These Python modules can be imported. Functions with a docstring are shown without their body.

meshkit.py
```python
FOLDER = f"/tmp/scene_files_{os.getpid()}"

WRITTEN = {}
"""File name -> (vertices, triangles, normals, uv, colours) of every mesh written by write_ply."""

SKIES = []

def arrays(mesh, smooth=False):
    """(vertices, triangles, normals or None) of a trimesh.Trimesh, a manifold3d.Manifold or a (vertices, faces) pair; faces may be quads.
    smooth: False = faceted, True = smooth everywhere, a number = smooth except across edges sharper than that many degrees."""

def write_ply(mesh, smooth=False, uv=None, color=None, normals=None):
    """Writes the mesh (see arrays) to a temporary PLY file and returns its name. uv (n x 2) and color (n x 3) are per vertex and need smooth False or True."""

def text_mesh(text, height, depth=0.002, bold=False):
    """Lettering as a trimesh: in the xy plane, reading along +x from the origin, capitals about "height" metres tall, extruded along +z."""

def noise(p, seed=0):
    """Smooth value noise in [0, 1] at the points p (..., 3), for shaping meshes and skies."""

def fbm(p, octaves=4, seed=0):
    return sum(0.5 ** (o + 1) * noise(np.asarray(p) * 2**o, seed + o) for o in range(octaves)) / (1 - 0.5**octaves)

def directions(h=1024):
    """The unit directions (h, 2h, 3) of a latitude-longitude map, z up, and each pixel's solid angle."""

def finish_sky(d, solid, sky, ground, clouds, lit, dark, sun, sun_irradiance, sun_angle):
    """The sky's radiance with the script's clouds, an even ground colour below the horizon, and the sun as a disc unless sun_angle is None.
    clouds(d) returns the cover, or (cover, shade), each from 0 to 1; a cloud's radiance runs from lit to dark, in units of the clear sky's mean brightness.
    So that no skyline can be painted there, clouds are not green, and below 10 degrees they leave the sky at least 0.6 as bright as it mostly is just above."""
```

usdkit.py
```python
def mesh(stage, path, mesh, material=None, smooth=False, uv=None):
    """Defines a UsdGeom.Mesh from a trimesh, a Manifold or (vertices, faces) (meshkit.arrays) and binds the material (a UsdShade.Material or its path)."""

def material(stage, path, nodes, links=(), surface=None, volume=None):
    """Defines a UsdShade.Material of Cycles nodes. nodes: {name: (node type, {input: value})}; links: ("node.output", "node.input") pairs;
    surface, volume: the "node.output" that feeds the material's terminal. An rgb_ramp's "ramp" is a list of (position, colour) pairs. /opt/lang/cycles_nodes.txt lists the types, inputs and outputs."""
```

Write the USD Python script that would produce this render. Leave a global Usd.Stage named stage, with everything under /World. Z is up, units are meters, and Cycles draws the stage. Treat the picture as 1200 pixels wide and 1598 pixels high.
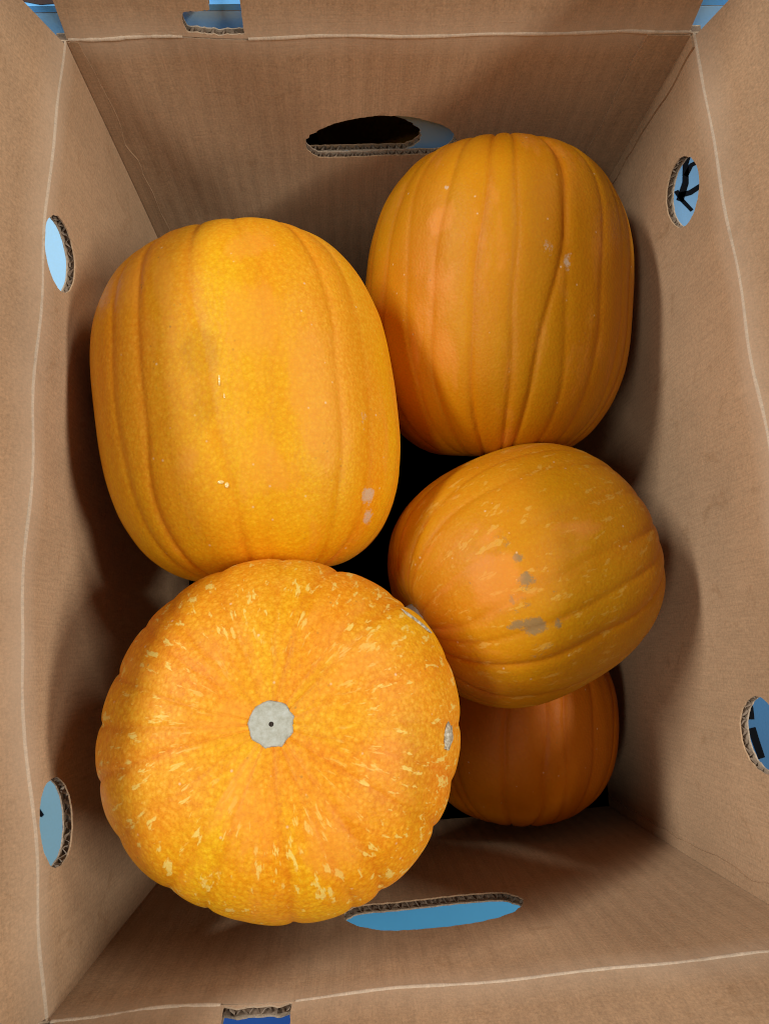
import math
import numpy as np
import trimesh
import manifold3d as m3
from manifold3d import Manifold, CrossSection
from shapely.geometry import Polygon, Point, LineString, box as sbox
from shapely.ops import unary_union
from shapely import affinity
import usdkit, meshkit
from pxr import Usd, UsdGeom, UsdLux, UsdShade, Gf, Sdf, Vt

stage = Usd.Stage.CreateInMemory()
UsdGeom.SetStageUpAxis(stage, UsdGeom.Tokens.z)
UsdGeom.SetStageMetersPerUnit(stage, 1.0)
UsdGeom.Xform.Define(stage, '/World')
UsdGeom.Scope.Define(stage, '/World/Looks')

# ---------------------------------------------------------------- camera
CAM = np.array([-0.05229793, -0.11878303, 0.82385426])
ROT = np.array([[0.99669567, 0.05326322, -0.06132515],
                [-0.06351993, 0.98165759, -0.17975984],
                [0.05062571, 0.18306123, 0.98179714]])
cam = UsdGeom.Camera.Define(stage, '/World/camera')
mat = np.eye(4); mat[:3, :3] = ROT.T; mat[3, :3] = CAM
cam.AddTransformOp().Set(Gf.Matrix4d(*mat.ravel().tolist()))
FL = 5.0
cam.CreateFocalLengthAttr(FL)
cam.CreateHorizontalApertureAttr(FL * 1200 / 1130.0)
cam.CreateVerticalApertureAttr(FL * 1600 / 1130.0)
cam.CreateClippingRangeAttr(Gf.Vec2f(0.02, 200))
cam.CreateExposureAttr(0.0)

# ---------------------------------------------------------------- lamps: rows of ceiling strip lights, an added fill, and the dim light of the room
AMBIENT = 0.095
usdkit.material(stage, '/World/Looks/room_light', {'b': ('background_shader', {'color': (0.86, 0.93, 1.0), 'strength': AMBIENT})}, surface='b.background')
dome = UsdLux.DomeLight.Define(stage, '/World/room_light')
UsdShade.MaterialBindingAPI.Apply(dome.GetPrim()).Bind(UsdShade.Material.Get(stage, '/World/Looks/room_light'))

def strip(name, pos, target, width, length, power, color):
    l = UsdLux.RectLight.Define(stage, '/World/' + name)
    z = np.array(pos, float) - np.array(target, float); z /= np.linalg.norm(z)      # shines along -z
    x = np.cross([0, 1, 0], z); x /= np.linalg.norm(x); y = np.cross(z, x)
    m = np.eye(4); m[0, :3], m[1, :3], m[2, :3], m[3, :3] = x, y, z, pos
    l.AddTransformOp().Set(Gf.Matrix4d(*m.ravel().tolist()))
    l.CreateWidthAttr(width); l.CreateHeightAttr(length)
    l.CreateIntensityAttr(power); l.CreateNormalizeAttr(True)
    l.CreateColorAttr(Gf.Vec3f(*color))
CEIL = 2.9
strip('ceiling_lamp_right', (2.35, -0.75, CEIL), (0, 0, 0.3), 0.26, 1.3, 20, (1.0, 0.985, 0.96))
strip('added_fill_back_right', (2.15, 1.25, CEIL), (0, 0, 0.3), 0.30, 1.2, 9, (1.0, 0.985, 0.96))  # added fill light that brightens the front and left walls
strip('ceiling_lamp_left', (-1.30, -0.9, CEIL), (0, 0, 0.3), 0.26, 1.0, 5.0, (0.99, 0.985, 0.97))
strip('ceiling_lamp_back_left', (-2.35, 1.15, CEIL), (0, 0, 0.3), 0.26, 1.5, 26, (0.97, 0.985, 1.0))

# ---------------------------------------------------------------- helpers
SEEN = {}
def numbered(path):
    n = SEEN.get(path, 0); SEEN[path] = n + 1
    return path if n == 0 else '%s_%03d' % (path, n)

def thing(name, label, cat, loc=(0, 0, 0), group=None):
    p = numbered('/World/' + name)
    x = UsdGeom.Xform.Define(stage, p); x.AddTranslateOp().Set(Gf.Vec3d(*map(float, loc)))
    o = x.GetPrim(); o.SetCustomDataByKey('label', label); o.SetCustomDataByKey('category', cat)
    if group: o.SetCustomDataByKey('group', group)
    return o

def obj(name, mesh, m, parent=None, smooth=False, label=None, kind=None, offset=None):
    base = str(parent.GetPath()) if parent is not None else '/World'
    p = numbered(base + '/' + name)
    if offset is not None:
        mesh = (np.asarray(mesh[0]) - offset, mesh[1]) if isinstance(mesh, tuple) else trimesh.Trimesh(mesh.vertices - offset, mesh.faces, process=False)
    g = usdkit.mesh(stage, p, mesh, '/World/Looks/' + m, smooth=smooth)
    if label: g.GetPrim().SetCustomDataByKey('label', label)
    if kind: g.GetPrim().SetCustomDataByKey('kind', kind)
    return g.GetPrim()

def tri(man):
    m = man.to_mesh()
    return trimesh.Trimesh(np.array(m.vert_properties[:, :3], float), np.array(m.tri_verts), process=False)

def prim_var(prim, name, arr, typ):
    UsdGeom.PrimvarsAPI(prim).CreatePrimvar(name, typ, 'vertex').Set(arr)

# ---------------------------------------------------------------- materials
def cardboard(name, base, fleck=0.17, rough=0.82, cross=True, wear=0.0):
    b = np.array(base)
    N = {
        'tc': ('texture_coordinate', {}),
        'm1': ('mapping', {'scale': (900, 900, 26)}),           # fibres lying upright
        'm2': ('mapping', {'scale': (34, 34, 900)}),            # and lying flat
        'n1': ('noise_texture', {'scale': 1.0, 'detail': 3, 'roughness': 0.6}),
        'n2': ('noise_texture', {'scale': 1.0, 'detail': 3, 'roughness': 0.6}),
        'n3': ('noise_texture', {'scale': 7.0, 'detail': 5, 'roughness': 0.62}),
        'n4': ('noise_texture', {'scale': 520.0, 'detail': 3, 'roughness': 0.7}),
        'n5': ('noise_texture', {'scale': 2600.0, 'detail': 1}),
        'r3': ('rgb_ramp', {'ramp': [(0.28, tuple(b * 0.86)), (0.5, tuple(b)), (0.74, tuple(np.minimum(b * 1.10 + 0.006, 1)))]}),
        'r1': ('rgb_ramp', {'ramp': [(0.3, (0.86, 0.855, 0.85)), (0.55, (1, 1, 1)), (0.75, (1.06, 1.06, 1.06))]}),
        'r2': ('rgb_ramp', {'ramp': [(0.24, (0.80, 0.79, 0.77)), (0.42, (1, 1, 1)), (0.78, (1.08, 1.08, 1.09))]}),
        'r4': ('rgb_ramp', {'ramp': [(0.3, (1 - fleck,) * 3), (0.5, (1, 1, 1)), (0.72, (1 + fleck,) * 3)]}),
        'x1': ('mix_color', {'blend_type': 'multiply', 'fac': 0.8, 'use_clamp': False}),
        'x2': ('mix_color', {'blend_type': 'multiply', 'fac': 0.45 if cross else 0.0, 'use_clamp': False}),
        'x4': ('mix_color', {'blend_type': 'multiply', 'fac': 1.0, 'use_clamp': False}),
        'wv': ('wave_texture', {'scale': 22.0, 'distortion': 0.25, 'detail': 1.0, 'detail_scale': 2.0}), 'mw': ('mapping', {'scale': (1, 1, 0.001)}),
        'rw': ('rgb_ramp', {'ramp': [(0.0, (0.965,) * 3), (0.5, (1, 1, 1)), (1.0, (1.02,) * 3)]}), 'xw': ('mix_color', {'blend_type': 'multiply', 'fac': 1.0 if cross else 0.0, 'use_clamp': False}),
        'sz': ('separate_xyz', {}), 'zd': ('math', {'math_type': 'subtract', 'value2': 0.379}), 'za': ('math', {'math_type': 'absolute'}),
        'zr': ('map_range', {'from_min': 0.0, 'from_max': 0.022, 'to_min': 1.0, 'to_max': 0.0, 'clamp': True}), 'zn': ('math', {'math_type': 'multiply'}), 'zm': ('math', {'math_type': 'multiply', 'value2': wear}),
        'xz': ('mix_color', {'blend_type': 'mix', 'b': (0.66, 0.50, 0.34)}),
        'ns': ('noise_texture', {'scale': 23.0, 'detail': 6, 'roughness': 0.75, 'distortion': 1.5}), 'rs': ('rgb_ramp', {'ramp': [(0.33, (0.87, 0.84, 0.80)), (0.42, (1, 1, 1)), (0.66, (1, 1, 1)), (0.74, (1.10, 1.11, 1.12))]}),
        'xs': ('mix_color', {'blend_type': 'multiply', 'fac': 1.0, 'use_clamp': False}), 'wb': ('math', {'math_type': 'multiply', 'value2': 1.1}), 'a3': ('math', {'math_type': 'add'}),
        'a1': ('math', {'math_type': 'add'}), 'a2': ('math', {'math_type': 'add'}),
        'bp': ('bump', {'strength': 0.35, 'distance': 0.0006}),
        'p': ('principled_bsdf', {'roughness': rough, 'specular_ior_level': 0.25, 'sheen_weight': 0.0, 'diffuse_roughness': 0.5}),
    }
    Lk = [('tc.object', 'm1.vector'), ('tc.object', 'm2.vector'), ('tc.object', 'n3.vector'), ('tc.object', 'n4.vector'), ('tc.object', 'n5.vector'),
          ('m1.vector', 'n1.vector'), ('m2.vector', 'n2.vector'),
          ('n3.fac', 'r3.fac'), ('n1.fac', 'r1.fac'), ('n2.fac', 'r2.fac'), ('n4.fac', 'r4.fac'),
          ('r3.color', 'x1.a'), ('r1.color', 'x1.b'), ('x1.result', 'x2.a'), ('r2.color', 'x2.b'), ('x2.result', 'x4.a'), ('r4.color', 'x4.b'),
          ('tc.object', 'mw.vector'), ('mw.vector', 'wv.vector'), ('wv.fac', 'rw.fac'), ('x4.result', 'xw.a'), ('rw.color', 'xw.b'),
          ('tc.object', 'ns.vector'), ('ns.fac', 'rs.fac'), ('xw.result', 'xs.a'), ('rs.color', 'xs.b'),
          ('tc.object', 'sz.vector'), ('sz.z', 'zd.value1'), ('zd.value', 'za.value1'), ('za.value', 'zr.value'), ('zr.result', 'zn.value1'), ('n3.fac', 'zn.value2'), ('zn.value', 'zm.value1'), ('xs.result', 'xz.a'), ('zm.value', 'xz.fac'),
          ('xz.result', 'p.base_color'), ('n1.fac', 'a1.value1'), ('n2.fac', 'a1.value2'), ('a1.value', 'a2.value1'), ('n5.fac', 'a2.value2'),
          ('a2.value', 'a3.value1'), ('wv.fac', 'wb.value1'), ('wb.value', 'a3.value2'), ('a3.value', 'bp.height'), ('bp.normal', 'p.normal')]
    return usdkit.material(stage, '/World/Looks/' + name, N, Lk, surface='p.BSDF')

KRAFT = (0.515, 0.330, 0.184)
cardboard('kraft', KRAFT, wear=1.0)
cardboard('kraft_worn', (0.70, 0.56, 0.40), fleck=0.12)
cardboard('kraft_tab', (0.505, 0.322, 0.178))
cardboard('kraft_core', (0.27, 0.18, 0.115), cross=False)
cardboard('kraft_flute', (0.40, 0.30, 0.21), fleck=0.2, cross=False)
cardboard('kraft_rim', (0.47, 0.36, 0.25), fleck=0.25, cross=False)

def printed(name, c, c2):
    usdkit.material(stage, '/World/Looks/' + name, {
        'tc': ('texture_coordinate', {}),
        'n': ('noise_texture', {'scale': 9.0, 'detail': 4}), 'n2': ('noise_texture', {'scale': 700.0, 'detail': 2}),
        'r': ('rgb_ramp', {'ramp': [(0.3, c), (0.7, c2)]}),
        'bp': ('bump', {'strength': 0.15, 'distance': 0.0005}),
        'p': ('principled_bsdf', {'roughness': 0.5, 'specular_ior_level': 0.25})},
        [('tc.object', 'n.vector'), ('tc.object', 'n2.vector'), ('n.fac', 'r.fac'), ('r.color', 'p.base_color'), ('n2.fac', 'bp.height'), ('bp.normal', 'p.normal')], surface='p.BSDF')
printed('blue_print', (0.10, 0.37, 0.70), (0.12, 0.42, 0.76))
printed('lit_blue_print', (0.52, 0.80, 0.92), (0.56, 0.83, 0.94))
printed('unlit_blue_print', (0.006, 0.055, 0.24), (0.008, 0.065, 0.27))
printed('sky_blue_print', (0.16, 0.48, 0.86), (0.19, 0.53, 0.90))
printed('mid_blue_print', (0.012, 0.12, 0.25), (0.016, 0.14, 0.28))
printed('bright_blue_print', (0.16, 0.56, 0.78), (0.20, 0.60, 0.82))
printed('shaded_blue_print', (0.20, 0.36, 0.40), (0.26, 0.41, 0.45))
printed('milky_blue_print', (0.42, 0.66, 0.84), (0.46, 0.70, 0.86))
printed('teal_print', (0.07, 0.34, 0.56), (0.09, 0.38, 0.60))
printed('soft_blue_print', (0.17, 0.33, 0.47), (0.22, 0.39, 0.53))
usdkit.material(stage, '/World/Looks/black_print', {'p': ('principled_bsdf', {'base_color': (0.006, 0.006, 0.007), 'roughness': 0.8, 'specular_ior_level': 0.05})}, surface='p.BSDF')
printed('brown_print', (0.09, 0.05, 0.035), (0.06, 0.035, 0.03))
usdkit.material(stage, '/World/Looks/concrete', {
    'tc': ('texture_coordinate', {}), 'n': ('noise_texture', {'scale': 6.0, 'detail': 8, 'roughness': 0.65}),
    'r': ('rgb_ramp', {'ramp': [(0.3, (0.19, 0.185, 0.175)), (0.7, (0.27, 0.265, 0.255))]}),
    'p': ('principled_bsdf', {'roughness': 0.45})},
    [('tc.object', 'n.vector'), ('n.fac', 'r.fac'), ('r.color', 'p.base_color')], surface='p.BSDF')

# ---------------------------------------------------------------- the floor of the shop
F = 40.0
g = obj('floor', (np.array([[-F, -F, 0], [F, -F, 0], [F, F, 0], [-F, F, 0]], float), np.array([[0, 1, 2], [0, 2, 3]])), 'concrete', kind='structure')

# ---------------------------------------------------------------- cardboard boxes
W, L, H, T = 0.45, 0.6163, 0.3779, 0.0068
FLOOR_Z = -0.004                         # the box's inner bottom is z = 0; the shop floor lies below it
BASE = 0.012

def poly_man(poly, z0, z1):
    cs = CrossSection([np.array(r.coords)[:-1] for g_ in getattr(poly, 'geoms', [poly]) for r in [g_.exterior, *g_.interiors]], m3.FillRule.EvenOdd)
    return Manifold.extrude(cs, z1 - z0).translate([0, 0, z0])

def stadium(cx, cz, w, h):
    r = h / 2
    return LineString([(cx - w / 2 + r, cz), (cx + w / 2 - r, cz)]).buffer(r, 24)

def ribbon(hole, w0, w1, pitch, depth, seed):
    """The corrugated paper between two liners, seen on a cut edge: a zigzag along the hole's outline between heights w0 and w1."""
    line = hole.exterior
    n = max(8, int(line.length / pitch)) * 6
    rng = np.random.default_rng(seed)
    s = np.linspace(0, 1, n, endpoint=False)
    k = n // 6
    amp = 0.5 - 0.5 * np.cos(2 * np.pi * (s * k))
    amp = np.clip(amp * rng.uniform(0.8, 1.1, n), 0, 1)
    jit = rng.uniform(-1, 1, n) * pitch * 0.10
    pts = [line.interpolate((t * line.length + j) % line.length) for t, j in zip(s, jit)]
    P = np.array([[q.x, q.y] for q in pts])
    d = np.roll(P, -3, 0) - np.roll(P, 3, 0); d /= np.linalg.norm(d, axis=1, keepdims=True) + 1e-12
    out = np.stack([d[:, 1], -d[:, 0]], 1)                       # away from the hole for a counter-clockwise ring
    if not line.is_ccw: out = -out
    h = w0 + (w1 - w0) * amp
    a = np.c_[P + out * rng.uniform(-0.0006, 0.0009, n)[:, None], h]; b = np.c_[P + out * depth, h]
    v = np.vstack([a, b]); i = np.arange(n); j = (i + 1) % n
    f = np.vstack([np.c_[i, j, n + j], np.c_[i, n + j, n + i]])
    return trimesh.Trimesh(v, f, process=False)

def ragged(hole, seed, amt=0.00035):
    rng = np.random.default_rng(seed)
    n = int(hole.exterior.length / 0.0016)
    pts = [hole.exterior.interpolate(t, True) for t in np.linspace(0, 1, n, endpoint=False)]
    c = hole.centroid
    off = np.convolve(rng.normal(0, amt, n + 4), np.ones(3) / 2, 'same')[:n]
    return Polygon([(p.x + (p.x - c.x) / 0.03 * o, p.y + (p.y - c.y) / 0.03 * o) for p, o in zip(pts, off)]).buffer(0)

def panel(poly, holes, place, warp, seed, refine=0.012, edge=None):
    """A double-wall board. poly and holes lie in (u, v); w runs from 0 (inside face) to T (outside face). Returns dict of meshes."""
    cuts = [ragged(h, seed + i) for i, h in enumerate(holes)]
    lin = poly.difference(unary_union(cuts)) if cuts else poly
    mid_cut = [h.buffer(0.0035) for h in cuts]
    inner_edge = poly.buffer(-0.003, join_style=2) if edge else poly
    mid = inner_edge.difference(unary_union(mid_cut)) if cuts else inner_edge
    out = {}
    def fin(man, ref=refine):
        if ref: man = man.refine_to_length(ref)
        t = tri(man); t.vertices = warp(place(np.array(t.vertices))); return t
    out['liner'] = fin(poly_man(lin, 0, 0.0010))
    out['core'] = fin(poly_man(mid, 0.0010, T - 0.0012))
    out['outer'] = fin(poly_man(lin, T - 0.0012, T - 0.0002))
    out['print'] = fin(poly_man(lin.buffer(-0.0003, join_style=2), T - 0.0002, T))
    fl = []
    for i, h in enumerate(cuts):
        for w0, w1, p in ((0.0011, T - 0.0013, 0.0072),):
            r = ribbon(h, w0, w1, p, 0.0034, seed + 31 * i); fl.append(r)
    for t in fl: t.vertices = warp(place(np.array(t.vertices)))
    out['flute'] = fl
    return out

SIDES = {
    # u runs along the wall, v up, w outwards
    'back': lambda w, l: (lambda p: np.stack([p[:, 0], l / 2 + p[:, 2], p[:, 1]], 1)),
    'front': lambda w, l: (lambda p: np.stack([-p[:, 0], -l / 2 - p[:, 2], p[:, 1]], 1)),
    'left': lambda w, l: (lambda p: np.stack([-w / 2 - p[:, 2], p[:, 0], p[:, 1]], 1)),
    'right': lambda w, l: (lambda p: np.stack([w / 2 + p[:, 2], -p[:, 0], p[:, 1]], 1)),
}

def lean(place_side, w, l, h, ang):
    """Places a flap: v is measured up from the fold, leaning outwards by ang."""
    base = SIDES[place_side](w, l)
    c, s = math.cos(ang), math.sin(ang)
    def f(p):
        q = np.array(p)
        v = p[:, 1] * c - p[:, 2] * s; o = p[:, 1] * s + p[:, 2] * c
        q[:, 1] = h + v; q[:, 2] = o
        return base(q)
    return f

def flip(t):
    return t

def make_box(root, w, l, h, holes, flaps, warp, print_mat, seed, zbase=BASE, origin=(0, 0, 0)):
    """holes: side -> list of polygons in (u, v); flaps: side -> (lean angle, polygon in (u, v))."""
    org = np.array(origin, float)
    def put(d, name, label=None, edge_mat='kraft_rim'):
        wall = obj(name, fix(d['liner']), 'kraft', root, label=label)
        obj('outer_liner', fix(d['outer']), 'kraft_rim', wall)
        obj('printed_face', fix(d['print']), print_mat, wall)
        obj('corrugated_core', fix(d['core']), 'kraft_core', wall)
        for t in d['flute']: obj('fluting', t, 'kraft_flute', wall)
        return wall
    def fix(t):
        v = np.array(t.vertices)
        fcs = np.array(t.faces)
        return trimesh.Trimesh(v - org * 0, fcs, process=False)
    made = {}
    for k, side in enumerate(('back', 'front', 'left', 'right')):
        ln = w if side in ('back', 'front') else l
        ext = T if side in ('back', 'front') else 0.0           # front and back boards cover the side boards' ends
        poly = sbox(-ln / 2 - ext * 0.98, 0, ln / 2 + ext * 0.98, h)
        d = panel(poly, holes.get(side, []), SIDES[side](w, l), warp, seed + 100 * k)
        made[side + '_wall'] = put(d, 'wall')
        if side in flaps:
            ang, fp, fh = flaps[side]
            d = panel(fp, fh, lean(side, w, l, h + 0.0012, ang), warp, seed + 100 * k + 50, edge=True)
            made[side + '_flap'] = put(d, 'flap')
    d = Manifold.cube([w + 2 * T - 0.001, l + 2 * T - 0.001, BASE], True).translate([0, 0, -BASE / 2])
    obj('bottom_panel', tri(d), 'kraft', root)
    return made

def bow(p):
    """The left side of the box is pushed outwards by the load, with a sharp buckle in front of the middle; the right side barely."""
    q = np.array(p, float)
    y = q[:, 1]; yn = np.clip(1 - (y / (L / 2)) ** 2, 0, None)
    kink = -0.131
    tent = np.where(y < kink, (y + L / 2) / (kink + L / 2), (L / 2 - y) / (L / 2 - kink)).clip(0)
    zf = np.clip(q[:, 2] / H, 0, 1); zf = zf * zf * (3 - 2 * zf)
    near_l = np.clip((-0.17 - q[:, 0]) / 0.05, 0, 1)
    q[:, 0] -= near_l * zf * (0.010 * yn + 0.0095 * tent)
    near_r = np.clip((q[:, 0] - 0.17) / 0.05, 0, 1)
    q[:, 0] += near_r * zf * 0.003 * yn
    mid = np.exp(-((q[:, 2] - 0.2) / 0.15) ** 2)
    edge_y = np.clip((L / 2 - np.abs(y)) / 0.05, 0, 1); edge_x = np.clip((W / 2 - np.abs(p[:, 0])) / 0.05, 0, 1)
    dent = 0.0012 * np.sin(31 * y + 11 * q[:, 2] + 0.6) * np.cos(23 * q[:, 2] - 7 * y) + 0.0010 * np.sin(57 * y - 29 * q[:, 2])
    denx = 0.0012 * np.sin(29 * p[:, 0] + 13 * q[:, 2] + 1.6) * np.cos(21 * q[:, 2] + 9 * p[:, 0]) + 0.0009 * np.sin(53 * p[:, 0] + 27 * q[:, 2])
    side = np.maximum(near_l, near_r) * (np.abs(y) < L / 2)
    q[:, 0] += side * dent * edge_y * zf ** 0.5
    q[:, 1] += (1 - side) * denx * edge_x * np.clip((np.abs(y) - L / 2 + 0.02) / 0.01, 0, 1) * zf ** 0.5
    q[:, 0] += near_r * 0.0025 * mid * np.sin(q[:, 1] * 9 + 1.0) + near_l * 0.0015 * mid * np.sin(q[:, 1] * 23)
    return q

# openings of the open box, in wall coordinates
def grip(cx, z0, w, h, n=40):
    """A hand hole: flat below with rounded ends, arched above."""
    up = [(cx + w / 2 * math.cos(t), z0 + h * 0.34 + h * 0.66 * math.sin(t)) for t in np.linspace(0, math.pi, n)]
    dn = [(cx - w / 2 + 0.34 * h * (1 - math.cos(t)) , z0 + 0.34 * h * (1 - math.sin(t))) for t in np.linspace(0, math.pi / 2, 10)][1:]
    return Polygon(up + dn + [(2 * cx - x, z) for x, z in dn[::-1]])
back_grip = grip(0.0, 0.250, 0.130, 0.0495)
front_grip = grip(0.0, 0.238, 0.130, 0.0585)
def vent(u, v, r=0.0255): return Point(u, v).buffer(r, 24)
holes = {'back': [back_grip], 'front': [front_grip],
         'left': [vent(0.161, 0.352), vent(-0.212, 0.347)],
         'right': [vent(-0.212, 0.328), vent(0.196, 0.324)]}
FH = 0.225
def flap_poly(ln, a, b, h_=FH): return Polygon([(-ln / 2 + a, 0), (ln / 2 - b, 0), (ln / 2 - b - 0.004, h_), (-ln / 2 + a + 0.004, h_)])
slot_back = Polygon([(-0.140, 0.003), (-0.101, 0.003), (-0.1005, 0.125), (-0.123, 0.125), (-0.122, 0.020), (-0.1405, 0.018), (-0.1425, 0.012)])
slot_front = Polygon([(0.093, 0.002), (0.130, 0.002), (0.132, 0.11), (0.093, 0.11)])
flaps = {'back': (math.radians(9), flap_poly(W, 0.001, 0.003, 0.13), [slot_back]),
         'front': (math.radians(12), flap_poly(W, 0.004, 0.004), [slot_front]),
         'left': (math.radians(20), flap_poly(L, 0.002, 0.004), []),
         'right': (math.radians(17), flap_poly(L, 0.004, 0.004), [])}
open_box = thing('cardboard_box', 'open brown corrugated cardboard box holding the five large pumpkins, flaps up', 'box')
parts = make_box(open_box, W, L, H, holes, flaps, bow, 'blue_print', 11)

# worn score lines where the flaps fold, with a slightly raised crushed bead
def bead(side, ln, a, b, seed, rad=0.0016):
    rng = np.random.default_rng(seed)
    n = 120
    u = np.linspace(-ln / 2 + a, ln / 2 - b, n)
    k = 7
    th = np.linspace(-np.pi * 0.5, np.pi * 0.5, k)
    vw = np.convolve(rng.normal(0, 0.0003, n), np.ones(9) / 9, 'same')
    rr = rad * (0.75 + 0.5 * np.convolve(rng.uniform(0, 1, n), np.ones(5) / 5, 'same'))
    P = np.array([[uu, H + 0.0006 + o + r_ * 1.0 * math.sin(t), -r_ * 0.7 * math.cos(t) + 0.0004] for uu, o, r_ in zip(u, vw, rr) for t in th])
    f = []
    for i in range(n - 1):
        for j in range(k - 1):
            q = i * k + j
            f += [[q, q + 1, q + k + 1], [q, q + k + 1, q + k]]
    v = bow(SIDES[side](W, L)(P))
    return trimesh.Trimesh(v, np.array(f), process=False)
gaps = {'back': [(-W / 2, -0.1425), (-0.101, W / 2)], 'front': [(-W / 2, 0.093), (0.130, W / 2)], 'left': [(-L / 2, L / 2)], 'right': [(-L / 2, L / 2)]}
for side in ('back', 'front', 'left', 'right'):
    ln = W if side in ('back', 'front') else L
    for i, (a, b) in enumerate(gaps[side]):
        obj('fold_line', bead(side, ln, a + ln / 2 + 0.002, ln / 2 - b + 0.002, 5 + i), 'kraft_worn', parts[side + '_wall'], smooth=True)

# the paper tabs of the glued corners
def tab(side, pts, thick=0.0013, refine=0.02):
    t = tri(poly_man(Polygon(pts), -thick, 0.0002).refine_to_length(refine))
    t.vertices = bow(SIDES[side](W, L)(np.array(t.vertices))); return t
rng = np.random.default_rng(3)
def torn(u0, u1, v0, v1, n=40, amp=0.0018, seed=0):
    r_ = np.random.default_rng(seed)
    v = np.linspace(v0, v1, n); u = np.linspace(u0, u1, n) + np.convolve(r_.normal(0, amp, n), [.3, .5, .3], 'same')
    return list(zip(u, v))
obj('corner_tab', tab('back', [(W / 2 - 0.0005, 0.003)] + [(W / 2 - 0.0005, H - 0.001)] + torn(0.190, 0.183, H - 0.001, 0.003, seed=1)), 'kraft_tab', parts['back_wall'])
obj('corner_tab', tab('back', [(-W / 2 + 0.0005, H - 0.001)] + [(-W / 2 + 0.0005, 0.003)] + torn(-0.206, -0.216, 0.003, H - 0.001, seed=2), 0.0007), 'kraft_tab', parts['back_wall'])
obj('corner_tab', tab('right', [(L / 2 - 0.0005, 0.003), (L / 2 - 0.0005, H - 0.001)] + torn(L / 2 - 0.013, L / 2 - 0.010, H - 0.001, 0.003, seed=3), 0.0016), 'kraft_tab', parts['right_wall'])
obj('corner_tab', tab('right', [(-L / 2 + 0.0005, H - 0.001), (-L / 2 + 0.0005, 0.003)] + torn(-L / 2 + 0.007, -L / 2 + 0.012, 0.003, H - 0.001, seed=4), 0.0016), 'kraft_tab', parts['right_wall'])

# ---------------------------------------------------------------- the neighbouring printed boxes
def none(p): return np.array(p, float)
def shifted(dx, dy):
    return lambda p: np.array(p, float) + [dx, dy, 0]

def branch(pts, w0, w1):
    a = np.array(pts, float); n = len(a)
    d = np.gradient(a, axis=0); d /= np.linalg.norm(d, axis=1, keepdims=True)
    nn = np.stack([-d[:, 1], d[:, 0]], 1); w = np.linspace(w0, w1, n)[:, None] / 2
    return Polygon(np.vstack([a + nn * w, (a - nn * w)[::-1]])).buffer(0.0002)

def flat_print(side, w, l, poly, warp, lift=0.0003):
    t = tri(poly_man(poly, T + 0.0002, T + 0.0002 + lift))
    t.vertices = warp(SIDES[side](w, l)(np.array(t.vertices))); return t

NB = 'blue printed boxes around the open box'
def closed_top(root, w, l, h, warp, mat, seed):
    """The four flaps folded shut: the two outer ones meet in the middle of the top."""
    for sgn in (-1, 1):
        p = tri(Manifold.cube([w + 2 * T, l / 2 + T - 0.0015, 0.005], True).translate([0, sgn * (l / 4 + T / 2 + 0.00075), h + 0.0030]))
        p.vertices = warp(p.vertices)
        obj('flap', p, mat[(sgn + 1) // 2], root)
def top_print(root, poly, h, warp, mat):
    t = tri(poly_man(poly, h + 0.0057, h + 0.0060)); t.vertices = warp(t.vertices)
    obj('branch_and_shade_print', t, mat, root)

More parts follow.
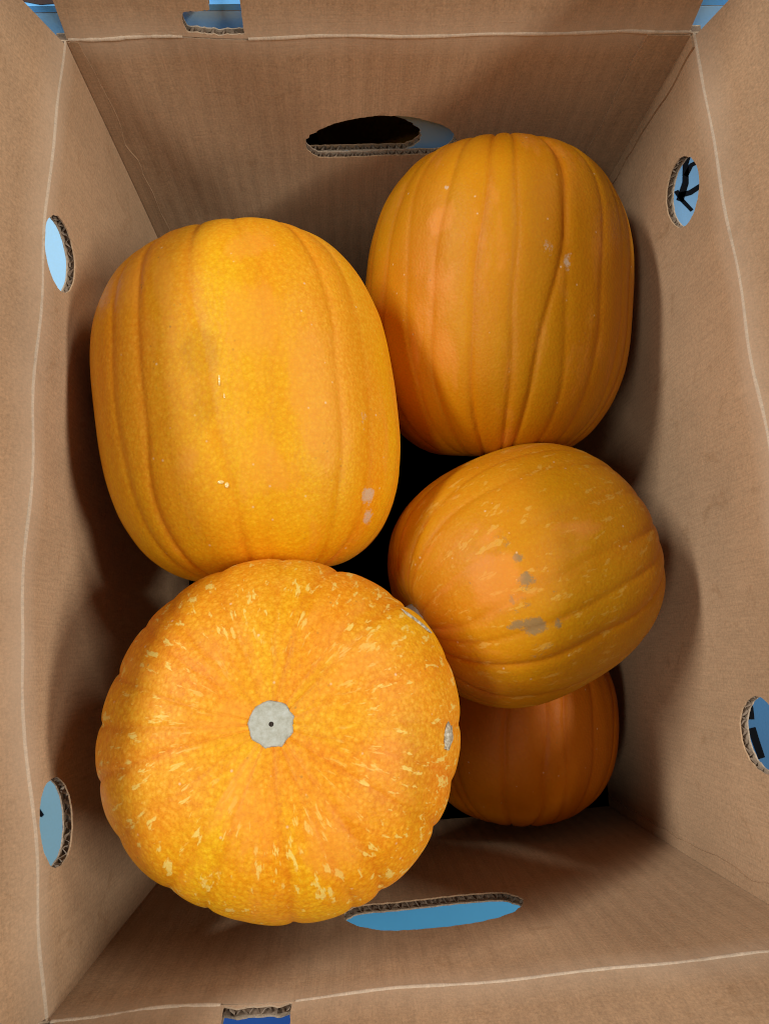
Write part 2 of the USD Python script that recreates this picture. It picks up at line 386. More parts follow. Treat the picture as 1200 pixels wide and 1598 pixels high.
# behind: wider than the open box, grip hole nearly in line with ours
GB, WB, LB, HB = 0.0060, 0.62, 0.45, 0.388
wp = shifted(0.0, L / 2 + T + GB + T + LB / 2)
nb = thing('printed_box', 'closed blue printed cardboard box standing behind, its own grip hole seen through ours', 'box')
mb = make_box(nb, WB, LB, HB, {'front': [grip(0.0295, 0.2405, 0.132, 0.0495)]}, {}, wp, 'milky_blue_print', 211)
closed_top(nb, WB, LB, HB, wp, ('sky_blue_print', 'sky_blue_print'), 1)
# left: lower
WL, LL, HL, GL = 0.45, 0.70, 0.245, 0.035
wl = shifted(-(W / 2 + T + GL + T + WL / 2), 0.0)
nl = thing('printed_box', 'low closed blue cardboard box standing left of the open box, top painted lit and shaded', 'box')
ml = make_box(nl, WL, LL, HL, {}, {}, wl, 'lit_blue_print', 311)
closed_top(nl, WL, LL, HL, wl, ('shaded_blue_print', 'lit_blue_print'), 2)  # lid halves painted: overbright light at the back, part shadow in front
# right
WR, LR, HR, GR = 0.45, 0.70, 0.235, 0.030
wr = shifted(W / 2 + T + GR + T + WR / 2, 0.0)
nr = thing('printed_box', 'blue printed cardboard box with black tree branches standing right of the open box', 'box')
mr = make_box(nr, WR, LR, HR, {}, {}, wr, 'blue_print', 411)
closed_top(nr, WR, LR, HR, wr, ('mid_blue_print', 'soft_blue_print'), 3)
# front
WF, LF, HF, GF = 0.50, 0.45, 0.160, 0.020
wf = shifted(0.0, -(L / 2 + T + GF + T + LF / 2))
nf = thing('printed_box', 'blue printed cardboard box standing in front of the open box, unlit gap painted deep blue', 'box')
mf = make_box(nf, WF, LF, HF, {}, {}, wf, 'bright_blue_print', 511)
closed_top(nf, WF, LF, HF, wf, ('teal_print', 'teal_print'), 4)
top_print(nf, sbox(-0.24, -0.55, 0.24, -0.375), HF, none, 'unlit_blue_print')  # dark strip paints the unlit gap seen through the front slot

# the printed drawings that show through the openings
for pts, w0, w1 in (([(-0.262, 0.331), (-0.246, 0.326), (-0.236, 0.3235), (-0.222, 0.3245)], 0.004, 0.003), ([(-0.250, 0.345), (-0.244, 0.336), (-0.240, 0.330), (-0.238, 0.326)], 0.006, 0.004)):
    top_print(nb, branch(pts, w0, w1), HB, none, 'brown_print')
for pts, w0, w1 in (([(0.272, 0.262), (0.280, 0.280), (0.283, 0.300), (0.291, 0.318)], 0.006, 0.004), ([(0.281, 0.287), (0.288, 0.298), (0.300, 0.304)], 0.004, 0.003),
                    ([(0.274, 0.268), (0.283, 0.270), (0.296, 0.278)], 0.005, 0.004), ([(0.270, 0.272), (0.274, 0.263), (0.282, 0.252)], 0.004, 0.003),
                    ([(0.265, -0.180), (0.2665, -0.188), (0.266, -0.196)], 0.005, 0.005), ([(0.2655, -0.203), (0.2675, -0.214), (0.270, -0.226)], 0.006, 0.005)):
    top_print(nr, branch(pts, w0, w1), HR, none, 'black_print')
for pts, w0, w1 in (([(-0.285, -0.222), (-0.281, -0.226)], 0.004, 0.002), ([(-0.262, -0.255), (-0.270, -0.262)], 0.005, 0.004)):
    top_print(nl, branch(pts, w0, w1), HL, none, 'black_print')

# ---------------------------------------------------------------- pumpkins
def pumpkin_material(name, base, yellow, pink, streak=0.0, freckle=0.4, net=1.0, blotch=0.4, scab=(0.62, 0.42, 0.25)):
    b = np.array(base)
    N = {
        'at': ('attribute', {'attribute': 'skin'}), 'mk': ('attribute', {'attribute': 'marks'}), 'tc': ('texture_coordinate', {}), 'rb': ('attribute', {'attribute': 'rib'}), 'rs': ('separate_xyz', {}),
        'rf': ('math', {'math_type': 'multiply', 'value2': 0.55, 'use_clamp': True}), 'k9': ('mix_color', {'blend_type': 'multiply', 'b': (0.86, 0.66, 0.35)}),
        'sep': ('separate_xyz', {}),
        'm1': ('mapping', {'scale': (1, 1, 0.30)}), 'm2': ('mapping', {'scale': (1, 1, 0.48)}),
        'n1': ('noise_texture', {'scale': 16.0, 'detail': 5, 'roughness': 0.6}),
        'n2': ('noise_texture', {'scale': 5.0, 'detail': 3, 'roughness': 0.55}),
        'n3': ('noise_texture', {'scale': 420.0, 'detail': 4, 'roughness': 0.7}),
        'n4': ('noise_texture', {'scale': 150.0, 'detail': 3.5, 'roughness': 0.62, 'distortion': 0.2}),
        'n5': ('noise_texture', {'scale': 700.0, 'detail': 3, 'roughness': 0.7}),
        'n6': ('noise_texture', {'scale': 60.0, 'detail': 6, 'roughness': 0.7}),
        'v1': ('voronoi_texture', {'scale': 420.0}), 'v2': ('voronoi_texture', {'scale': 330.0}),
        'rv': ('rgb_ramp', {'ramp': [(0.15, (1 + 0.05 * net, 1 + 0.15 * net, 1 + 1.0 * net)), (0.5, (1, 1, 1)), (0.85, (1 - 0.03 * net, 1 - 0.09 * net, 0.8))]}), 'kv': ('mix_color', {'blend_type': 'multiply', 'fac': 1.0, 'use_clamp': False}),
        'r1': ('rgb_ramp', {'ramp': [(0.36, tuple(b)), (0.50, tuple(0.55 * b + 0.45 * np.array(yellow))), (0.64, tuple(yellow))]}),
        'r2': ('rgb_ramp', {'ramp': [(0.46, (0, 0, 0)), (0.66, (blotch,) * 3)]}),
        'r3': ('rgb_ramp', {'ramp': [(0.30, (1 - 0.07 * net, 1 - 0.12 * net, 0.8)), (0.5, (1, 1, 1)), (0.70, (1 + 0.05 * net, 1 + 0.12 * net, 1 + 0.8 * net))]}),
        'r4': ('rgb_ramp', {'ramp': [(0.590, (0, 0, 0)), (0.645, (1, 1, 1))]}),
        'r5': ('rgb_ramp', {'ramp': [(0.66, (0, 0, 0)), (0.74, (1, 1, 1))]}),
        'q1': ('math', {'math_type': 'multiply_add', 'value2': 1.8, 'value3': -0.9}), 'q2': ('math', {'math_type': 'add'}), 'q3': ('map_range', {'from_min': 0.36, 'from_max': 0.62, 'to_min': 0.0, 'to_max': 0.9, 'clamp': True}),
        'y1': ('math', {'math_type': 'multiply_add', 'value2': 1.9, 'value3': -0.95}), 'y2': ('math', {'math_type': 'add'}), 'y3': ('map_range', {'from_min': 0.10, 'from_max': 0.38, 'to_min': 0.0, 'to_max': 0.42, 'clamp': True}),
        'n7': ('noise_texture', {'scale': 34.0, 'detail': 5, 'roughness': 0.65}), 'm7': ('mapping', {'scale': (1, 1, 0.45)}), 'n8': ('noise_texture', {'scale': 210.0, 'detail': 6, 'roughness': 0.78}),
        'k2': ('mix_color', {'blend_type': 'mix'}), 'k3': ('mix_color', {'blend_type': 'multiply', 'fac': 1.0, 'use_clamp': False}),
        'k4': ('mix_color', {'blend_type': 'mix', 'b': (0.86, 0.60, 0.13)}),
        'k5': ('mix_color', {'blend_type': 'mix', 'b': (0.95, 0.56, 0.12)}),
        'k6': ('mix_color', {'blend_type': 'mix', 'b': scab}),
        'k7': ('mix_color', {'blend_type': 'mix', 'b': (0.86, 0.29, 0.028)}),
        'k8': ('mix_color', {'blend_type': 'mix', 'b': (0.62, 0.265, 0.002)}),
        'tm': ('map_range', {'from_min': 1.02, 'from_max': 1.32, 'to_min': 1.0, 'to_max': 0.0, 'clamp': True}), 's4b': ('math', {'math_type': 'multiply'}),
        'vp': ('voronoi_texture', {'scale': 120.0}), 'rp': ('rgb_ramp', {'ramp': [(0.05, (1, 1, 1)), (0.13, (0, 0, 0))]}), 'rq': ('rgb_ramp', {'ramp': [(0.50, (0, 0, 0)), (0.62, (0.55, 0.55, 0.55))]}), 'pm': ('math', {'math_type': 'multiply'}),
        'kp': ('mix_color', {'blend_type': 'mix', 'b': (0.36, 0.17, 0.03)}), 'vq': ('voronoi_texture', {'scale': 75.0}), 'rr2': ('rgb_ramp', {'ramp': [(0.03, (1, 1, 1)), (0.075, (0, 0, 0))]}), 'pm2': ('math', {'math_type': 'multiply'}), 'kq': ('mix_color', {'blend_type': 'mix', 'b': (0.82, 0.66, 0.42)}),
        's4': ('math', {'math_type': 'multiply', 'value2': streak}), 's5': ('math', {'math_type': 'multiply', 'value2': freckle}),
        'bh': ('math', {'math_type': 'multiply', 'value2': 0.5}), 'ba': ('math', {'math_type': 'add'}),
        'bp': ('bump', {'strength': 0.24, 'distance': 0.0008}),
        'rr': ('map_range', {'from_min': 0.3, 'from_max': 0.7, 'to_min': 0.46, 'to_max': 0.60}),
        'p': ('principled_bsdf', {'specular_ior_level': 0.20, 'subsurface_weight': 0.10, 'subsurface_scale': 0.004, 'subsurface_radius': (1.0, 0.35, 0.08)}),
    }
    Lk = [('at.vector', 'm1.vector'), ('at.vector', 'm2.vector'),
          ('m1.vector', 'n1.vector'), ('tc.object', 'n2.vector'), ('tc.object', 'n3.vector'), ('m2.vector', 'n4.vector'), ('tc.object', 'n5.vector'), ('tc.object', 'n6.vector'), ('tc.object', 'v1.vector'),
          ('n1.fac', 'r1.fac'), ('n2.fac', 'r2.fac'), ('n5.fac', 'r3.fac'), ('n4.fac', 'r4.fac'), ('n5.fac', 'r5.fac'), ('at.vector', 'm7.vector'), ('m7.vector', 'n7.vector'), ('tc.object', 'n8.vector'), ('n8.fac', 'q1.value1'), ('q1.value', 'q2.value1'), ('sep.x', 'q2.value2'), ('q2.value', 'q3.value'),
          ('n7.fac', 'y1.value1'), ('y1.value', 'y2.value1'), ('sep.y', 'y2.value2'), ('y2.value', 'y3.value'),
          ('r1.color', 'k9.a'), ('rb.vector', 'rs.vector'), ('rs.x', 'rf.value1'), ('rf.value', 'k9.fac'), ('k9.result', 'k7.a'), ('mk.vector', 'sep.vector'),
          ('r2.color', 'k7.fac'), ('k7.result', 'k8.a'), ('sep.z', 'k8.fac'), ('k8.result', 'k3.a'), ('r3.color', 'k3.b'), ('tc.object', 'v2.vector'), ('v2.distance', 'rv.fac'), ('k3.result', 'kv.a'), ('rv.color', 'kv.b'),
          ('r4.color', 's4.value1'), ('rs.y', 'tm.value'), ('s4.value', 's4b.value1'), ('tm.result', 's4b.value2'), ('s4b.value', 'k4.fac'), ('kv.result', 'k4.a'),
          ('r5.color', 's5.value1'), ('s5.value', 'k5.fac'), ('k4.result', 'k5.a'),
          ('q3.result', 'k6.fac'), ('k5.result', 'k6.a'),
          ('y3.result', 'k2.fac'), ('k6.result', 'k2.a'),
          ('tc.object', 'vp.vector'), ('vp.distance', 'rp.fac'), ('n7.fac', 'rq.fac'), ('rp.color', 'pm.value1'), ('rq.color', 'pm.value2'), ('pm.value', 'kp.fac'), ('k2.result', 'kp.a'),
          ('tc.object', 'vq.vector'), ('vq.distance', 'rr2.fac'), ('rr2.color', 'pm2.value1'), ('n2.fac', 'pm2.value2'), ('pm2.value', 'kq.fac'), ('kp.result', 'kq.a'), ('kq.result', 'p.base_color'), ('n3.fac', 'bh.value1'), ('bh.value', 'ba.value1'), ('v1.distance', 'ba.value2'),
          ('ba.value', 'bp.height'), ('bp.normal', 'p.normal'), ('n6.fac', 'rr.value'), ('rr.result', 'p.roughness')]
    N['k2'][1]['b'] = tuple(pink)
    return usdkit.material(stage, '/World/Looks/' + name, N, Lk, surface='p.BSDF')

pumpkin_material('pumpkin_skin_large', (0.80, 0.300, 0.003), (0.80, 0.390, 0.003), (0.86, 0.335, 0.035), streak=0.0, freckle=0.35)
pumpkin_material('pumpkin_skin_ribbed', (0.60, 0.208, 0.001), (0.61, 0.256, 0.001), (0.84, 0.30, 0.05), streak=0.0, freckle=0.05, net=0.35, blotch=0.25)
pumpkin_material('pumpkin_skin_shaded', (0.58, 0.150, 0.001), (0.62, 0.178, 0.001), (0.7, 0.22, 0.02), streak=0.0, freckle=0.03, net=0.3, blotch=0.2)  # darker and redder: shade and orange bounce light put into the colour
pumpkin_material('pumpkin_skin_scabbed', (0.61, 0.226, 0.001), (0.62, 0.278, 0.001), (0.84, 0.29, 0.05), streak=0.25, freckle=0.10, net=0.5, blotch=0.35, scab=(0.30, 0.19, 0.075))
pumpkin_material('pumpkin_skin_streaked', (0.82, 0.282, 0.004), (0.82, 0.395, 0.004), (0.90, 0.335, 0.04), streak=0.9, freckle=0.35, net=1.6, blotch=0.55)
usdkit.material(stage, '/World/Looks/stem_scar', {
    'tc': ('texture_coordinate', {}), 'n': ('noise_texture', {'scale': 260.0, 'detail': 5, 'roughness': 0.7}), 'n2': ('noise_texture', {'scale': 60.0, 'detail': 3}),
    'r': ('rgb_ramp', {'ramp': [(0.3, (0.36, 0.34, 0.25)), (0.5, (0.46, 0.45, 0.36)), (0.7, (0.54, 0.54, 0.46))]}),
    'bp': ('bump', {'strength': 0.35, 'distance': 0.001}), 'p': ('principled_bsdf', {'roughness': 0.75, 'specular_ior_level': 0.2})},
    [('tc.object', 'n.vector'), ('n.fac', 'r.fac'), ('r.color', 'p.base_color'), ('n.fac', 'bp.height'), ('bp.normal', 'p.normal')], surface='p.BSDF')
usdkit.material(stage, '/World/Looks/dark_hole', {'p': ('principled_bsdf', {'base_color': (0.03, 0.018, 0.01), 'roughness': 0.9})}, surface='p.BSDF')
usdkit.material(stage, '/World/Looks/scar', {
    'tc': ('texture_coordinate', {}), 'n': ('noise_texture', {'scale': 500.0, 'detail': 4}),
    'r': ('rgb_ramp', {'ramp': [(0.35, (0.25, 0.19, 0.10)), (0.65, (0.60, 0.55, 0.42))]}), 'bp': ('bump', {'strength': 0.5, 'distance': 0.0008}),
    'p': ('principled_bsdf', {'roughness': 0.55})},
    [('tc.object', 'n.vector'), ('n.fac', 'r.fac'), ('r.color', 'p.base_color'), ('n.fac', 'bp.height'), ('bp.normal', 'p.normal')], surface='p.BSDF')

def frame(ax):
    ax = np.array(ax, float); ax /= np.linalg.norm(ax)
    u = np.cross([0, 0, 1.] if abs(ax[2]) < .9 else [0, 1., 0], ax); u /= np.linalg.norm(u)
    return np.stack([u, np.cross(ax, u), ax], 1)

class Skin:
    """The surface of one pumpkin in its own frame (z along the stem axis): latitude t in -pi/2..pi/2, longitude p."""
    def __init__(s, R, h, n, grooves, seed, depth=0.05, dimple=(0.10, 0.10), lump=0.02, warpf=None, shoulder=1.0, edge=(0.6, 0.6)):
        s.edge = edge
        s.R, s.h, s.n, s.depth, s.dimple, s.lump, s.seed, s.warpf, s.shoulder = R, h, n, depth, dimple, lump, seed, warpf, shoulder
        rg = np.random.default_rng(seed)
        k = grooves
        a = np.arange(k) * 2 * np.pi / k + rg.uniform(-0.28, 0.28, k) * 2 * np.pi / k
        s.ga = a; s.gd = rg.uniform(0.4, 1.15, k); s.gw = rg.uniform(0.020, 0.042, k) * 16 / k; s.gb = rg.normal(0, 0.05, k); s.gp = rg.uniform(0, 6, k)
        s.fa = rg.uniform(0, 2 * np.pi, k); s.fd = rg.uniform(0.1, 0.4, k)
    def point(s, t, p):
        c, q = np.cos(t), np.sin(t)
        hh = np.where(q > 0, s.h, s.h * s.shoulder)
        k = (np.abs(c) ** s.n + np.abs(q) ** s.n) ** (-1 / s.n)
        r, z = s.R * k * c, hh * k * q
        w = np.zeros_like(p)
        wob = 0.03 * np.sin(2.3 * t + s.seed) * np.cos(t)
        for a, d, wd, gb, gp in zip(s.ga, s.gd, s.gw, s.gb, s.gp):
            x = np.abs((p + wob + gb * np.sin(2.1 * t + gp) + 0.008 * np.sin(9 * t + gp * 3) - a + np.pi) % (2 * np.pi) - np.pi)
            w += d * (0.80 * np.exp(-(x / wd) ** 1.5) + 0.50 * np.exp(-(x / (wd * 3.2)) ** 2))
        for a, d in zip(s.fa, s.fd):
            x = (p - wob - a + np.pi) % (2 * np.pi) - np.pi
            w += 0.35 * d * np.exp(-(x / 0.05) ** 2)
        edge = s.edge[0] + s.edge[1] * np.abs(np.sin(t)) ** 2
        fade = np.clip((np.pi / 2 - np.abs(t)) / 0.10, 0, 1)
        m = 1 - s.depth * w * edge * fade
        rho = r / s.R
        din = np.exp(-(rho / 0.30) ** 2)
        z = z - np.where(q > 0, 1, -1) * s.h * np.where(q > 0, s.dimple[0], s.dimple[1]) * din * 1.0
        z = z * (1 - 0.6 * s.depth * w * edge * fade * np.abs(q))
        P = np.stack([r * m * np.cos(p), r * m * np.sin(p), z], -1)
        sh = P.shape; Q = P.reshape(-1, 3)
        ln = (meshkit.fbm(Q * 9 + s.seed) - 0.0)
        ln = ln - ln.mean()
        fine = meshkit.fbm(Q * np.array([42, 42, 42]) + s.seed * 3.1); fine = fine - fine.mean()
        nr = Q / (np.linalg.norm(Q, axis=1, keepdims=True) + 1e-9)
        Q = Q + nr * (ln * s.lump * s.R + fine * s.lump * 0.10 * s.R)[:, None]
        if s.warpf is not None: Q = s.warpf(Q)
        s.rib = (w * edge * fade).ravel()
        return Q.reshape(sh)
    def mesh(s, nt=200, npz=400):
        t = np.linspace(-np.pi / 2, np.pi / 2, nt); p = np.linspace(0, 2 * np.pi, npz, endpoint=False)
        # even arc spacing
        T_, P_ = np.meshgrid(t[1:-1], p, indexing='ij')
        V = s.point(T_, P_)
        n1 = nt - 2
        rib = np.r_[s.rib, 0.0, 0.0]
        v = np.vstack([V.reshape(-1, 3), V[0].mean(0)[None], V[-1].mean(0)[None]])
        i = np.arange(n1 - 1)[:, None] * npz; j = np.arange(npz)[None]; j2 = (j + 1) % npz
        a, b, c, d = (i + j).ravel(), (i + j2).ravel(), (i + npz + j2).ravel(), (i + npz + j).ravel()
        f = np.vstack([np.c_[a, b, c], np.c_[a, c, d]])
        S, Nn = n1 * npz, n1 * npz + 1
        jj = np.arange(npz); jn = (jj + 1) % npz
        f = np.vstack([f, np.c_[np.full(npz, S), jn, jj], np.c_[(n1 - 1) * npz + jj, (n1 - 1) * npz + jn, np.full(npz, Nn)]])
        tt = np.r_[T_.ravel(), -np.pi / 2, np.pi / 2]; pp = np.r_[P_.ravel(), 0, 0]
        # skin coordinates: round the axis at a radius, along the meridian by arc
        rad = s.R * (0.80 + 0.20 * np.cos(tt))
        skin = np.stack([rad * np.cos(pp), rad * np.sin(pp), tt * s.R], 1)
        return v, f, tt, pp, skin, rib

def make_pumpkin(name, label, c, ax, skin_, mat, twist=0.0, marks=None, group=None, res=(200, 400)):
    root = thing(name, label, 'pumpkin', group=group)
    M = frame(ax)
    ct, st = math.cos(twist), math.sin(twist)
    M = M @ np.array([[ct, -st, 0], [st, ct, 0], [0, 0, 1]])
    v, f, tt, pp, sk, rib = skin_.mesh(*res)
    wv = v @ M.T + np.array(c)
    mk = np.zeros((len(v), 3))
    if marks is not None:
        for kind, pos, rad, amt in marks:                        # scab (x), blush (y), deeper orange patch (z), at a place on the skin
            d = np.linalg.norm((wv - np.array(pos)) / (np.array(rad) * (1.45, 1.35, 1.1)[kind]), axis=1)
            d = d * (1 + 0.9 * (meshkit.fbm(wv * 70 + 5)))
            mk[:, kind] = np.maximum(mk[:, kind], amt * np.clip(1.25 - d, 0, 1))
        mk[:, 2] = np.clip(mk[:, 2] * 4, 0, 0.75)
    base = np.array([c[0], c[1], wv[:, 2].min()])
    root.GetAttribute('xformOp:translate').Set(Gf.Vec3d(*map(float, base)))
    g_ = obj('skin', (wv - base, f), mat, root, smooth=True)
    prim_var(g_, 'skin', Vt.Vec3fArray.FromNumpy((sk + skin_.seed * 0.37).astype(np.float32)), Sdf.ValueTypeNames.Float3Array)
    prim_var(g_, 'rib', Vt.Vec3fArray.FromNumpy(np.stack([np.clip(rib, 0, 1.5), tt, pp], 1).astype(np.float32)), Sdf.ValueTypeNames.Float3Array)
    prim_var(g_, 'marks', Vt.Vec3fArray.FromNumpy(mk.astype(np.float32)), Sdf.ValueTypeNames.Float3Array)
    PICK[str(root.GetPath())] = (wv, f)
    return root, M, base

PICK = {}
P1C, P2C, P3C, P4C, P5C = (-0.1140, 0.0605, 0.2945), (0.0935, 0.1640, 0.2365), (0.0882, -0.0695, 0.2570), (-0.0930, -0.1680, 0.3480), (0.1065, -0.1955, 0.0965)

# blemishes of each skin: kind (0 scab, 1 pink blush, 2 deep ochre patch), place, size, strength
MARKS = [
    [(2, (-0.133, 0.062, 0.412), (0.015, 0.024, 0.03), 0.45), (2, (-0.132, 0.034, 0.411), (0.013, 0.03, 0.03), 0.35), 
     (1, (-0.090, 0.085, 0.409), (0.032, 0.040, 0.04), 0.55), (1, (-0.066, 0.05, 0.392), (0.024, 0.06, 0.04), 0.5), (1, (-0.1, 0.135, 0.40), (0.018, 0.014, 0.03), 0.5),
     (1, (-0.094, -0.016, 0.400), (0.022, 0.030, 0.03), 0.6), (1, (-0.145, -0.003, 0.402), (0.010, 0.012, 0.02), 0.6), (1, (-0.155, 0.115, 0.40), (0.008, 0.02, 0.02), 0.5),
     (0, (-0.033, -0.021, 0.354), (0.007, 0.007, 0.01), 0.8), (0, (-0.033, 0.028, 0.376), (0.004, 0.010, 0.01), 0.6), (0, (-0.034, -0.034, 0.342), (0.005, 0.008, 0.01), 0.7)],
    [(1, (0.0345, 0.188, 0.340), (0.011, 0.012, 0.02), 0.8), (1, (0.033, 0.137, 0.341), (0.013, 0.030, 0.03), 0.55), (1, (0.031, 0.085, 0.325), (0.014, 0.035, 0.03), 0.5), (1, (0.075, 0.15, 0.356), (0.006, 0.03, 0.02), 0.4),
     (0, (0.108, 0.155, 0.3545), (0.006, 0.012, 0.01), 0.55), (0, (0.123, 0.146, 0.350), (0.004, 0.012, 0.01), 0.8), (0, (0.078, 0.149, 0.3557), (0.003, 0.008, 0.01), 0.6),
     (0, (0.082, 0.104, 0.350), (0.003, 0.010, 0.01), 0.6), (0, (0.083, 0.083, 0.343), (0.003, 0.008, 0.01), 0.6), (0, (0.098, 0.069, 0.335), (0.003, 0.003, 0.01), 0.7), (0, (0.040, 0.2135, 0.3385), (0.0022, 0.0022, 0.008), 1.0)],
    [(0, (0.067, -0.083, 0.3507), (0.008, 0.007, 0.012), 1.0), (0, (0.0628, -0.0685, 0.351), (0.005, 0.005, 0.012), 0.9), (0, (0.0565, -0.0945, 0.347), (0.003, 0.004, 0.01), 0.8),
     (0, (0.060, -0.1115, 0.342), (0.007, 0.004, 0.012), 1.0), (0, (0.071, -0.1125, 0.3436), (0.012, 0.007, 0.014), 1.0), (0, (0.0866, -0.1114, 0.3438), (0.004, 0.006, 0.012), 0.8), (0, (0.085, -0.092, 0.348), (0.003, 0.003, 0.01), 0.7), (0, (0.031, -0.081, 0.340), (0.002, 0.005, 0.01), 0.7), (0, (0.055, -0.058, 0.347), (0.010, 0.012, 0.012), 0.42), (0, (0.062, -0.098, 0.346), (0.014, 0.014, 0.014), 0.40), (0, (0.075, -0.128, 0.335), (0.014, 0.008, 0.014), 0.42), (0, (0.062, -0.034, 0.343), (0.008, 0.008, 0.012), 0.40),
     (1, (0.045, -0.080, 0.345), (0.022, 0.024, 0.03), 0.75), (1, (0.047, -0.054, 0.3442), (0.016, 0.016, 0.02), 0.5), (1, (0.058, -0.036, 0.343), (0.012, 0.01, 0.02), 0.35), (1, (0.105, -0.05, 0.347), (0.02, 0.006, 0.02), 0.35), (1, (0.085, -0.105, 0.345), (0.02, 0.012, 0.02), 0.3)],
    [(1, (-0.116, -0.154, 0.409), (0.020, 0.016, 0.03), 0.6), (1, (-0.107, -0.200, 0.4175), (0.018, 0.030, 0.03), 0.6), (1, (-0.152, -0.178, 0.411), (0.020, 0.010, 0.03), 0.5), (1, (-0.05, -0.125, 0.40), (0.03, 0.03, 0.03), 0.45),
     (1, (-0.070, -0.215, 0.416), (0.022, 0.022, 0.03), 0.5), (1, (-0.035, -0.17, 0.41), (0.02, 0.035, 0.03), 0.45), (1, (-0.19, -0.2, 0.38), (0.02, 0.02, 0.03), 0.5), (2, (-0.02, -0.185, 0.40), (0.014, 0.05, 0.04), 0.2),
     (0, (-0.012, -0.145, 0.396), (0.006, 0.010, 0.01), 0.35), (0, (-0.015, -0.1097, 0.3815), (0.009, 0.006, 0.012), 0.5), (0, (-0.004, -0.172, 0.3947), (0.006, 0.007, 0.012), 0.6)],
]

def boxy(m, turn=0.0, sy=1.0):
    def f(Q):
        a = np.arctan2(Q[:, 1], Q[:, 0]) + turn
        k = (np.abs(np.cos(a)) ** m + np.abs(np.sin(a)) ** m) ** (-1 / m)
        return Q * np.stack([k, k * sy, np.ones_like(k)], 1)
    return f
s1 = Skin(0.1083, 0.1305, 2.80, 18, 4, depth=0.018, lump=0.05, warpf=boxy(2.32, 0.10))
p1, M1, b1 = make_pumpkin('pumpkin', 'big barrel-shaped yellow-orange pumpkin lying against the left wall', P1C, (-0.085, 0.996, 0.12), s1, 'pumpkin_skin_large', marks=MARKS[0])
s2 = Skin(0.1150, 0.1350, 2.61, 26, 9, depth=0.023, lump=0.04)
p2, M2, b2 = make_pumpkin('pumpkin', 'deeply ribbed orange pumpkin below the grip hole at the back right', P2C, (0.073, 0.997, 0.26), s2, 'pumpkin_skin_ribbed', marks=MARKS[1])
s3 = Skin(0.0980, 0.1015, 2.5, 19, 21, depth=0.021, lump=0.05)
p3, M3, b3 = make_pumpkin('pumpkin', 'orange pumpkin with grey-brown scabs lying on its side against the right wall', P3C, (0.912, 0.381, -0.149), s3, 'pumpkin_skin_scabbed', marks=MARKS[2])
s4 = Skin(0.1088, 0.0840, 2.45, 20, 33, depth=0.0165, dimple=(0.10, 0.1), lump=0.05, edge=(1.0, -0.30), warpf=boxy(2.16, 0.35, 0.972))
p4, M4, b4 = make_pumpkin('pumpkin', 'pale-streaked round pumpkin at the front left, showing its pale stem scar', P4C, (-0.02, 0.150, 0.99), s4, 'pumpkin_skin_streaked', marks=MARKS[3])
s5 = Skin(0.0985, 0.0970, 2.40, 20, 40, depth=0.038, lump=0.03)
p5, M5, b5 = make_pumpkin('pumpkin', 'pumpkin with shade painted into its skin, half hidden in the front right corner below the scabbed one', P5C, (0.05, 0.99, 0.12), s5, 'pumpkin_skin_shaded')

def disc_cap(root, M, c, base, skin, at_top, rad, mat, name, rise, seed, hole=0.0, lobes=9):
    """A stem scar or stub on the pole: lobed outline, slightly domed, rising along the axis."""
    sg = 1 if at_top else -1
    r_ = np.random.default_rng(seed)
    n, rings = 72, [0.0 if not hole else hole, 0.35, 0.6, 0.8, 0.93, 1.0, 1.03]
    th = np.linspace(0, 2 * np.pi, n, endpoint=False)
    lob = 1.04 - 0.10 * np.abs(np.cos(th * lobes / 2 + 0.4)) * (0.7 + 0.3 * np.cos(th + 1)) + np.convolve(np.r_[r_.normal(0, 0.02, n), np.zeros(2)], [.3, .4, .3], 'same')[:n]
    zp = skin.point(np.array([sg * (np.pi / 2 - 0.02)]), np.array([0.0]))[0][2]
    P = []
    for k, q in enumerate(rings):
        zz = rise * (0.62 + 0.38 * q ** 2) if k < 5 else (rise * 0.55 if k == 5 else -0.004)
        if hole and k == 0: zz = rise * 0.55
        P.append(np.c_[rad * q * lob * np.cos(th), rad * q * lob * np.sin(th), zp + sg * (zz + r_.normal(0, 0.0003, n) * q ** 2)])
    v = np.vstack(P); f = []
    for k in range(len(rings) - 1):
        i = np.arange(n); j = (i + 1) % n
        f.append(np.c_[k * n + i, k * n + j, (k + 1) * n + j][:, ::-1]); f.append(np.c_[k * n + i, (k + 1) * n + j, (k + 1) * n + i][:, ::-1])
    f = np.vstack(f)
    if sg < 0: f = f[:, ::-1]
    o = obj(name, (v @ M.T + np.array(c) - base, f), mat, root, smooth=40)
    if hole:
        pit = trimesh.creation.cylinder(rad * hole * 1.08, 0.003, sections=20); pit.apply_translation([0, 0, zp + sg * (rise * 0.55 - 0.0020)])
        pit.vertices = pit.vertices @ M.T + np.array(c) - base
        obj('stem_hole', pit, 'dark_hole', o)
    return o
disc_cap(p4, M4, P4C, b4, s4, True, 0.0122, 'stem_scar', 'stem_scar', 0.0022, 5, hole=0.11)
disc_cap(p3, M3, P3C, b3, s3, False, 0.016, 'stem_scar', 'stem', 0.014, 6)

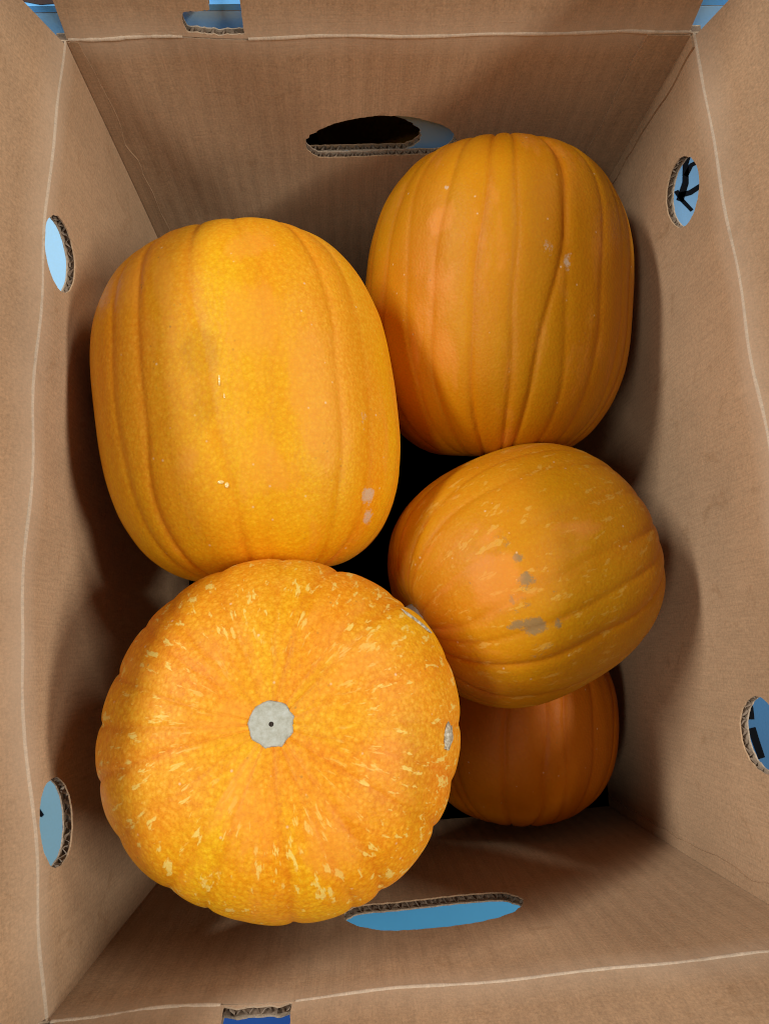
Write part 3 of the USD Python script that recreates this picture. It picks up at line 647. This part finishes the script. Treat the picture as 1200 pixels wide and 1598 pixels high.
def scar(root, base, name, pos, dims, ang, seed):
    """A raised corky scar lying on the skin, turned by ang in the tangent plane."""
    wv, f = PICK[str(root.GetPath())]
    k = np.argsort(np.linalg.norm(wv - np.array(pos), axis=1))[:60]
    c = wv[k[:8]].mean(0); u, sv, vt = np.linalg.svd(wv[k] - wv[k].mean(0)); nz = vt[2] * np.sign(vt[2][2])
    ex = np.cross([0, 1, 0], nz); ex /= np.linalg.norm(ex); ey = np.cross(nz, ex)
    m = trimesh.creation.icosphere(3); v = np.array(m.vertices)
    v *= (1 + 0.9 * meshkit.fbm(v * 2.2 + seed))[:, None]
    v = v * np.array(dims)
    ca, sa = math.cos(ang), math.sin(ang)
    x, y = v[:, 0] * ca - v[:, 1] * sa, v[:, 0] * sa + v[:, 1] * ca
    obj(name, (c + x[:, None] * ex + y[:, None] * ey + v[:, 2:3] * nz - base, np.array(m.faces)), 'scar', root, smooth=True)
scar(p4, b4, 'scar', (-0.004, -0.1723, 0.3947), (0.0030, 0.0052, 0.0013), -0.4, 1)
scar(p4, b4, 'scar', (-0.0145, -0.1110, 0.3815), (0.0010, 0.0085, 0.0007), 0.75, 2)

# inside the box behind
s6 = Skin(0.112, 0.095, 2.4, 17, 52, depth=0.04, lump=0.04)
make_pumpkin('pumpkin', 'shadowy pumpkin inside the box behind, glimpsed through the two grip holes', (0.055, 0.485, 0.093), (0.1, 0.1, 0.98), s6, 'pumpkin_skin_ribbed', res=(80, 160))

usdkit.material(stage, '/World/Looks/water_glint', {'p': ('principled_bsdf', {'base_color': (0.90, 0.62, 0.22), 'roughness': 0.08, 'specular_ior_level': 0.8})}, surface='p.BSDF')  # pale opaque colour paints the glints of the drops
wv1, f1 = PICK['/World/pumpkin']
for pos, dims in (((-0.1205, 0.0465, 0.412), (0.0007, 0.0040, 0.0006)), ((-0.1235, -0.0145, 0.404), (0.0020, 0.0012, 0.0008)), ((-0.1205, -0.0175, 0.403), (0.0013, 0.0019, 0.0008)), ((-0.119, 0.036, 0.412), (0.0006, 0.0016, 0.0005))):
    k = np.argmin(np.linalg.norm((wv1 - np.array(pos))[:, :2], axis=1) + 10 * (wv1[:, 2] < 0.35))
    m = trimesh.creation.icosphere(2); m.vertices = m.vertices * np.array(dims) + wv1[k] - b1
    obj('glint_drop', m, 'water_glint', p1, smooth=True)
